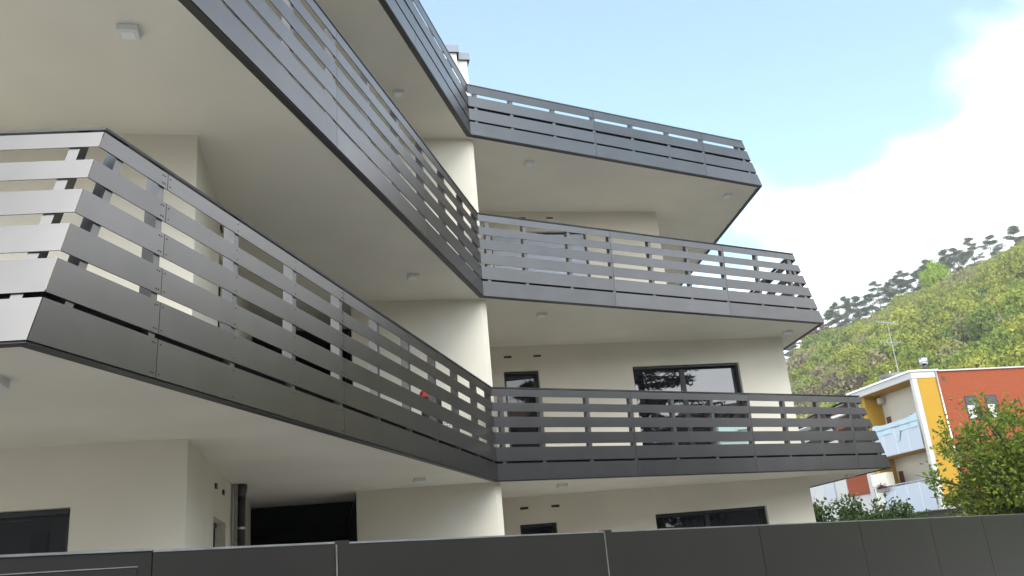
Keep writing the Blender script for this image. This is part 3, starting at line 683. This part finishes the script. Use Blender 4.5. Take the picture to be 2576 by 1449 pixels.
# loggia pieces, two storeys
for zz, zt in ((ZU, ZF), (ZL, ZU)):
    kbox('loggia_slab', 0.0 + (0.205 if zz == ZU else 0.205), 5.7, -0.02, 1.41, zz, zz + 0.24, YEL if zz == ZU else WHR)
    kbox('loggia_back_wall', 0.21, 4.75, 1.30, 1.41, zz + 0.245, zt - 0.002, BEI)
    kbox('loggia_end_wall', 4.76, 5.2, 0.25, 1.41, zz + 0.245, zt - 0.002, YEL)
    kbox('loggia_post', 5.21, 5.60, -0.01, 0.4, zz + 0.245, zt - 0.002, WHR)
    kbox('loggia_door', 4.2, 4.6, 1.285, 1.30, zz + 0.25, zz + 2.3, mat('brown_shutter', (0.12, 0.035, 0.02), 0.6))
    kbox('loggia_window', 0.5, 1.15, 1.27, 1.30, zz + 1.3, zz + 2.2, FRAME)
kbox('loggia_ceiling', 0.205, 4.75, 0.02, 1.29, ZF - 0.012, ZF - 0.002, YEL)
MB().box(kp(4.3, 0.9, ZF - 0.5), V * 0.3, U * 0.3, ZV * 0.35).build('wall_box', WHR, nb, bevel=0.05)
MB().box(kp(2.25, 1.22, ZU + 1.75), V * 0.12, U * 0.07, ZV * 0.34).build('wall_lantern', FRAME, nb)
MB().tube([kp(1.9, 1.2, ZL + 1.9), kp(1.9, 1.29, ZL + 1.9)], 0.2, 14).build('round_wall_lamp', WHR, nb)
# left lower wing
ZW = kz(6.15)
kbox('wing_wall', 5.62, 14, 0.3, 1.415, 0, ZW, WHR)
kbox('wing_roof', 5.62 + .3, 14.2, -0.3, 1.6, ZW + 0.002, ZW + 0.12, mat('wing_roof_white', (0.7, 0.7, 0.68), 0.7))
for zb_ in (kz(2.16), kz(2.16) + 2.95):
    bp_ = kbox('brick_infill', 5.8, 8.05, 0.22, 0.298, zb_, zb_ + 1.35, BRK)
    for i in range(11): MB().box(kp(5.82, 0.205, zb_ + 0.05 + i * 0.118), V * 2.2, U * 0.014, ZV * 0.055).build('brick_course', BRK, bp_)
    sh = kbox('shutter', 8.12, 9.25, 0.22, 0.298, zb_, zb_ + 1.35, WHR)
    kbox('wing_window', 9.5, 10.6, 0.24, 0.298, zb_ - 0.1, zb_ + 1.35, mat('grey_window', (0.35, 0.38, 0.42), 0.2))
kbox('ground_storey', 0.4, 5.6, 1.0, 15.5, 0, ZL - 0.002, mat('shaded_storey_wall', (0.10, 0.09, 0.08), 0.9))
for tt in (3.3, 7.5, 11.5): kbox('column', 0.1, 0.5, tt, tt + 0.4, 0, ZL - 0.003, WHR)
# glazed balustrades
GP = mat('frosted_glass', (0.36, 0.41, 0.47), 0.25, spec=0.6)
for zz, ht, n_ in ((ZU, 1.22, 4), (ZL, 1.30, 4)):
    for i in range(n_):
        a_ = 0.22 + i * (4.15 / n_); kbox('glass_panel', a_, a_ + 4.15 / n_ - 0.02, -0.075, -0.06, zz + 0.02, zz + 0.22 + ht - 0.08, GP)
        kbox('glass_post', a_ + 4.15 / n_ - 0.018, a_ + 4.15 / n_ - 0.002, -0.08, -0.05, zz + 0.02, zz + 0.22 + ht - 0.05, STEEL)
    MB().tube([kp(0.22, -0.07, zz + 0.22 + ht), kp(4.6, -0.07, zz + 0.22 + ht)], 0.035, 8).build('handrail', STEEL, nb)
# right (front) face windows, vent, pipe, flue
DULLGLASS = mat('dull_glazing', (0.03, 0.035, 0.04), 0.15)
for t0 in (2.74, 3.95):
    wf = kbox('window', -0.01, 0.012, t0, t0 + 0.74, kz(5.85) - 1.25, kz(5.85), FRAME)
    kbox('pane', -0.018, -0.0105, t0 + 0.06, t0 + 0.68, kz(5.85) - 1.19, kz(5.85) - 0.06, DULLGLASS, parent=wf)
    kbox('half_shutter', -0.022, -0.0185, t0 + 0.08, t0 + 0.5, kz(5.85) - 1.17, kz(5.85) - 0.5, WHR, parent=wf)
kbox('wall_vent', -0.02, 0.004, 1.74, 1.93, kz(6.7) - 0.1, kz(6.7) + 0.1, PIPE)
MB().tube([kp(-0.07, 1.42, 0.3), kp(-0.07, 1.42, ZR - 0.06)], 0.05, 10).build('gutter_pipe', STEEL, nb, smooth=True)
fl = MB(); fl.tube([kp(0.5, 1.30, ZR + 0.03), kp(0.5, 1.30, ZR + 0.45)], 0.11, 12); fl.build('flue', PIPE, nb, smooth=True)
MB().tube([kp(0.5, 1.30, ZR + 0.452), kp(0.5, 1.30, ZR + 0.75)], 0.21, 14).build('flue_cowl', STEEL, nb, smooth=True)
# awning cloth hung over the upper balcony rail
CLOTH = mat('light_blue_cloth', (0.40, 0.52, 0.57), 0.8)
cl = thing('balcony_cloth', kp(2, 0, ZU + 1.4), 'pale blue cloth screen stretched above the upper glass balcony', 'cloth')
nS = 16; vv = []; ff = []
for i in range(nS + 1):
    s = 0.25 + 3.9 * i / nS; sag = 0.06 * math.sin(i * math.pi / 8) ** 2
    topz = ZU + 1.72 + 0.17 * (s - 0.3) / 3.6 + (0.28 * abs(1 - s / 2.2) if s < 2.2 else 0.0) - 0.12
    for z_, o_ in ((topz - sag, -0.02), (ZU + 1.2 - 0.55 * (1 if 6 < i < 9 else 0.1), -0.10 - 0.02 * math.sin(i * 1.3))): vv.append(tuple(kp(s, o_, z_)))
for i in range(nS): ff.append((2 * i, 2 * i + 2, 2 * i + 3, 2 * i + 1))
m_ = MB(); m_.v = vv; m_.f = ff; co = m_.build('cloth_sheet', CLOTH, cl); sd = co.modifiers.new('s', 'SOLIDIFY'); sd.thickness = 0.006
# white cabinet and plant box on the lower balcony rail
cab = thing('balcony_cupboard', kp(4, 0.2, ZL + 1.3), 'cream two-door cupboard on the left end of the lower glass balcony', 'cupboard')
kbox('cupboard_body', 3.75, 5.15, 0.0 - 0.09, 0.35, ZL + 1.50, ZL + 2.25, mat('cream_plastic', (0.76, 0.72, 0.6), 0.5), parent=cab)
kbox('cupboard_door', 3.78, 4.42, -0.105, -0.092, ZL + 1.53, ZL + 2.22, MATS['cream_plastic'], parent=cab); kbox('cupboard_door', 4.45, 5.12, -0.105, -0.092, ZL + 1.53, ZL + 2.22, MATS['cream_plastic'], parent=cab)
kbox('cupboard_base', 3.8, 5.1, -0.04, 0.3, ZL + 0.245, ZL + 1.495, MATS['cream_plastic'], parent=cab)
pb = thing('plant_box', kp(4, -0.2, ZL + 1.3), 'grey planter with withered dark red plant below the cream cupboard', 'planter')
kbox('trough', 3.75, 4.55, -0.33, -0.09, ZL + 1.25, ZL + 1.42, mat('trough_grey', (0.2, 0.2, 0.2), 0.7), parent=pb)
rng = np.random.default_rng(5); p_ = np.array(kp(4.2, -0.22, ZL + 1.5)) + rng.normal(0, 1, (220, 3)) * np.array([0.09, 0.22, 0.07])
a_ = rng.normal(0, 0.05, (220, 3)); b_ = rng.normal(0, 0.05, (220, 3))
tint_arrays('plant', np.stack([p_, p_ + a_, p_ + b_], 1), np.array([[0.14, 0.03, 0.035]]) * rng.uniform(0.6, 1.4, (220, 1)), LIMEM, pb)
# antenna and dish on the roof
AERIAL = mat('aerial_grey', (0.33, 0.33, 0.34), 0.5)
an = thing('roof_antenna', kp(1.6, 0.6, ZR), 'thin television aerial mast on the yellow building roof', 'antenna')
ab = kp(1.6, 0.5, ZR + 0.03); at = ab + ZV * 3.05
MB().tube([ab, at], [0.024, 0.015], 8).build('mast', AERIAL, an)
b1 = MB(); q = at - ZV * 0.02; b1.tube([q - U * 0.75 - V * .2, q + U * 0.65 + V * .2], 0.014, 6)
for i in range(9): c_ = q + (U * 1.4 + V * .4) * (i / 8 - 0.5); b1.tube([c_ - ZV * 0.10 - V * 0.12, c_ + ZV * 0.10 + V * 0.12], 0.010, 5)
b1.build('upper_aerial', AERIAL, an)
b2 = MB(); q = at - ZV * 1.15; b2.tube([q - U * 0.65, q + U * 0.55], 0.016, 6)
for i in range(7): c_ = q + U * (1.2 * i / 6 - 0.65); b2.tube([c_ - ZV * 0.12, c_ + ZV * 0.12], 0.009, 5)
b2.build('lower_aerial', AERIAL, an)
ds = thing('roof_dish', kp(2.3, 0.7, ZR), 'flat white satellite dish lying at the foot of the aerial', 'satellite dish')
dm = MB(); c_ = kp(2.1, 0.35, ZR + 0.16); dm.tube([c_ - ZV * .1, c_, c_ + ZV * 0.08], [0.15, 0.55, 0.72], 20); dm.build('dish', WHR, ds, smooth=False)
MB().tube([c_ - ZV * .14, c_ + ZV * 0.3], 0.03, 8).build('dish_arm', STEEL, ds)

# ------------------------------------------------------------------ near tree and shrubs
def leafy_tree(name, base, h, crown_c, crown_r, nbr, leaves_per, leaf, cols, label, cat, seed, trunkr=0.12, m=None, group=None, droop=0.0, curl=1.0):
    rng = np.random.default_rng(seed); t = thing(name, base, label, cat, group)
    mb = MB(); base = np.array(base); cc = np.array(crown_c); cr_ = np.array(crown_r)
    fork = base + (cc - base) * 0.45; fork[2] = min(fork[2], cc[2] - cr_[2] * 0.35)
    mb.tube([base, (base + fork) / 2 + rng.normal(0, 0.04, 3), fork], [trunkr, trunkr * 0.85, trunkr * 0.7], 8)
    tris = []; 
    for i in range(nbr):
        d = rng.normal(0, 1, 3); d /= np.linalg.norm(d); d[2] = d[2] * 0.8 + 0.25
        tip = cc + d * cr_ * rng.uniform(0.75, 1.05); mid = fork + (tip - fork) * 0.5 + np.array([0, 0, 0.12 * np.linalg.norm(tip - fork)]) + rng.normal(0, 0.1, 3)
        mb.tube([fork, mid, tip], [trunkr * 0.35, trunkr * 0.16, 0.006], 5, cap=False)
        for s_ in range(9):
            f = rng.uniform(0.3, 1.0); q = fork * (1 - f) ** 2 + 2 * mid * f * (1 - f) + tip * f * f
            sd_ = rng.normal(0, 1, 3); sd_ /= np.linalg.norm(sd_); L = rng.uniform(0.35, 0.8) * np.mean(cr_) * 0.36; tw = q + sd_ * L + np.array([0, 0, 0.1 * L])
            mb.tube([q, tw], [0.011, 0.003], 3, cap=False)
            n = leaves_per; ff_ = rng.uniform(0.1, 1.05, (n, 1)); c = q + (tw - q) * ff_ + rng.normal(0, leaf * 0.8, (n, 3))
            ax = rng.normal(0, 1, (n, 3)) + sd_ * 1.0 + np.array([0, 0, -droop]); ax /= np.linalg.norm(ax, axis=1, keepdims=True)
            sid = np.cross(ax, rng.normal(0, 1, (n, 3)) + np.array([0, 0, 1.2])); sid /= np.linalg.norm(sid, axis=1, keepdims=True) + 1e-6
            s = leaf * rng.uniform(0.6, 1.25, (n, 1)); nn_ = np.cross(ax, sid)
            w_ = sid * s * 0.33; a0 = c; a1 = c + ax * s * 0.55; a2 = c + ax * s - nn_ * s * 0.12 * curl; lift = nn_ * s * 0.10 * curl
            tris.append(np.stack([a0, a1 + w_ + lift, a2], 1)); tris.append(np.stack([a0, a2, a1 - w_ + lift], 1))
    mb.build('trunk', BARKD, t)
    tr = np.concatenate(tris); n = len(tr); ci = rng.integers(0, len(cols), n); col = np.array(cols)[ci] * rng.uniform(0.75, 1.25, (n, 1))
    tint_arrays('crown', tr, col, m or LEAFM, t); return t
LEAFM = leaf_mat('fresh_leaves', None, 0.45, 0.45)
GREENS = [(0.20, 0.27, 0.03), (0.22, 0.28, 0.035), (0.11, 0.18, 0.022), (0.27, 0.31, 0.06)]
def at(azd, dist, z=0): return (math.sin(R(azd)) * dist, math.cos(R(azd)) * dist, z)
leafy_tree('garden_tree', at(30.2, 23.5), 4.4, at(30.4, 23.5, 2.55), (3.1, 2.6, 1.95), 92, 38, 0.118, GREENS, 'bright fresh-leaved garden tree in front of the orange brick building', 'tree', 21, 0.16)
DG = [(0.07, 0.12, 0.03), (0.095, 0.155, 0.04), (0.05, 0.09, 0.025), (0.14, 0.18, 0.07)]
leafy_tree('shrub', at(18.5, 26), 3.0, at(18.5, 26, 1.75), (1.2, 0.9, 1.0), 44, 30, 0.12, DG, 'dark leafy shrub next to the corner of the cream building', 'shrub', 31, 0.05, group='shrubs behind the fence')
leafy_tree('shrub', at(20.7, 26), 2.9, at(20.7, 26, 1.65), (0.95, 0.9, 0.95), 40, 28, 0.12, DG, 'green shrub below the grey glass balcony, in the middle of the three', 'shrub', 32, 0.05, group='shrubs behind the fence')
leafy_tree('shrub', at(22.8, 27), 2.3, at(22.8, 27, 1.4), (0.6, 0.6, 0.75), 26, 30, 0.11, DG, 'smallest green shrub, just left of the big garden tree', 'shrub', 33, 0.04, group='shrubs behind the fence')

# ------------------------------------------------------------------ across the street, behind the camera (seen in the glazing and sheen)
opp = thing('opposite_house', at(168, 27), 'plain house across the street, reflected in the panels', 'house')
HW = mat('opposite_wall', (0.20, 0.175, 0.15), 0.9, noise=0.1, nscale=0.5); HRf = mat('opposite_roof', (0.16, 0.07, 0.045), 0.9)
q0 = FP0 - fn * 19 - fd * 2
MB().box(q0 - fd * 34, fd * 34, fn * -10, ZV * 9.0).build('house_wall', HW, opp)
MB().prism([q0 - fd * 34.4 + fn * .5 + ZV * 9.002, q0 - fd * 34.4 - fn * 10.5 + ZV * 9.002, q0 - fd * 34.4 - fn * 5 + ZV * 11.2], [q0 + fd * .4 + fn * .5 + ZV * 9.002, q0 + fd * .4 - fn * 10.5 + ZV * 9.002, q0 + fd * .4 - fn * 5 + ZV * 11.2]).build('house_roof', HRf, opp)
for i in range(9):
    for z_ in (1.0, 3.9, 6.8): MB().box(q0 - fd * (32.5 - 3.6 * i) + ZV * z_, fd * 1.2, fn * 0.05, ZV * 1.4).build('house_window', FRAME, opp)
opp2 = thing('opposite_house', q0 + fd * 20, 'second plain house across the street, beyond the right edge of the view', 'house')
q1 = q0 + fd * 9
MB().box(q1, fd * 17, fn * -10, ZV * 7.2).build('house_wall', HW, opp2)
MB().prism([q1 - fd * .4 + fn * .5 + ZV * 7.202, q1 - fd * .4 - fn * 10.5 + ZV * 7.202, q1 - fd * .4 - fn * 5 + ZV * 9.4], [q1 + fd * 17.4 + fn * .5 + ZV * 7.202, q1 + fd * 17.4 - fn * 10.5 + ZV * 7.202, q1 + fd * 17.4 - fn * 5 + ZV * 9.4]).build('house_roof', HRf, opp2)
for i in range(4):
    for z_ in (1.0, 4.1): MB().box(q1 + fd * (1.5 + 4 * i) + ZV * z_, fd * 1.2, fn * 0.05, ZV * 1.4).build('house_window', FRAME, opp2)
def cedar(base, h, rad, label, seed):
    rng = np.random.default_rng(seed); t = thing('cedar_tree', base, label, 'tree', 'cedars across the street'); mb = MB(); b0 = np.array(base)
    mb.tube([b0, b0 + [0, 0, h * 0.6], b0 + [0, 0, h]], [0.35, 0.2, 0.03], 8); tr = []
    for i in range(96):
        f = 0.12 + 0.86 * i / 96; L = rad * (1 - f) ** 0.7 * rng.uniform(0.75, 1.2); th = rng.uniform(0, 6.28)
        p = b0 + [0, 0, h * f]; tip = p + np.array([math.cos(th) * L, math.sin(th) * L, -0.08 * L])
        mb.tube([p, tip], [0.06, 0.01], 4, cap=False); side = np.array([-math.sin(th), math.cos(th), 0])
        n = 150; ff_ = rng.uniform(0.1, 1, (n, 1)); c = p + (tip - p) * ff_ + side * rng.normal(0, 0.25, (n, 1)) * (0.4 + ff_) + rng.normal(0, 0.06, (n, 3)) - [0, 0, 0.1]
        a = rng.normal(0, 1, (n, 3)) + (tip - p) / L * 1.5; a /= np.linalg.norm(a, axis=1, keepdims=True); b_ = np.cross(a, rng.normal(0, 1, (n, 3))); b_ /= np.linalg.norm(b_, axis=1, keepdims=True)
        s = rng.uniform(0.15, 0.32, (n, 1)); tr.append(np.stack([c - a * s, c + a * s, c + b_ * s * 0.35], 1))
    mb.build('trunk', BARKD, t); tr = np.concatenate(tr)
    tint_arrays('crown', tr, np.array([[0.03, 0.05, 0.022]]) * rng.uniform(0.6, 1.3, (len(tr), 1)), PINEM, t)
cedar((4 + 27 * math.sin(R(149)), 18.6 + 27 * math.cos(R(149)), 0), 16, 7.0, 'dark cedar across the street mirrored in the large window', 61)
cedar((4 + 34 * math.sin(R(160)), 18.6 + 34 * math.cos(R(160)), 0), 13, 5.0, 'second dark cedar across the street, further along', 62)
cedar((4 + 40 * math.sin(R(128)), 18.6 + 40 * math.cos(R(128)), 0), 9, 4.0, 'shorter cedar across the street at its far end', 63)

for i, (s_, o_, h_) in enumerate(((3.5, 17, 9.5), (29, 18, 9), (35, 17, 8), (42, 18, 9), (-40, 17, 9), (-47, 18, 10))):
    b_ = FP0 + fd * s_ - fn * o_
    cedar((b_.x, b_.y, 0), h_, 4.2, 'dark cedar in the row across the street, number %d from the far end' % i if False else ['dark cedar standing between the two houses across the street', 'first dark cedar past the second house across the street', 'second dark cedar past the second house across the street', 'last dark cedar past the second house across the street', 'first dark cedar past the low house across the street', 'last dark cedar past the low house across the street'][i], 70 + i)

# ------------------------------------------------------------------ air
hz = MB(); hz.bb(-130, 420, -70, 430, -1.0, 190)
hm = bpy.data.materials.new('haze'); hm.use_nodes = True; hn = hm.node_tree; hn.nodes.clear()
pv = hn.nodes.new('ShaderNodeVolumePrincipled'); pv.inputs['Color'].default_value = (0.93, 0.95, 1.0, 1); pv.inputs['Density'].default_value = 0.00035
ho = hn.nodes.new('ShaderNodeOutputMaterial'); hn.links.new(pv.outputs[0], ho.inputs['Volume'])
tag(hz.build('haze', hm), kind='stuff')
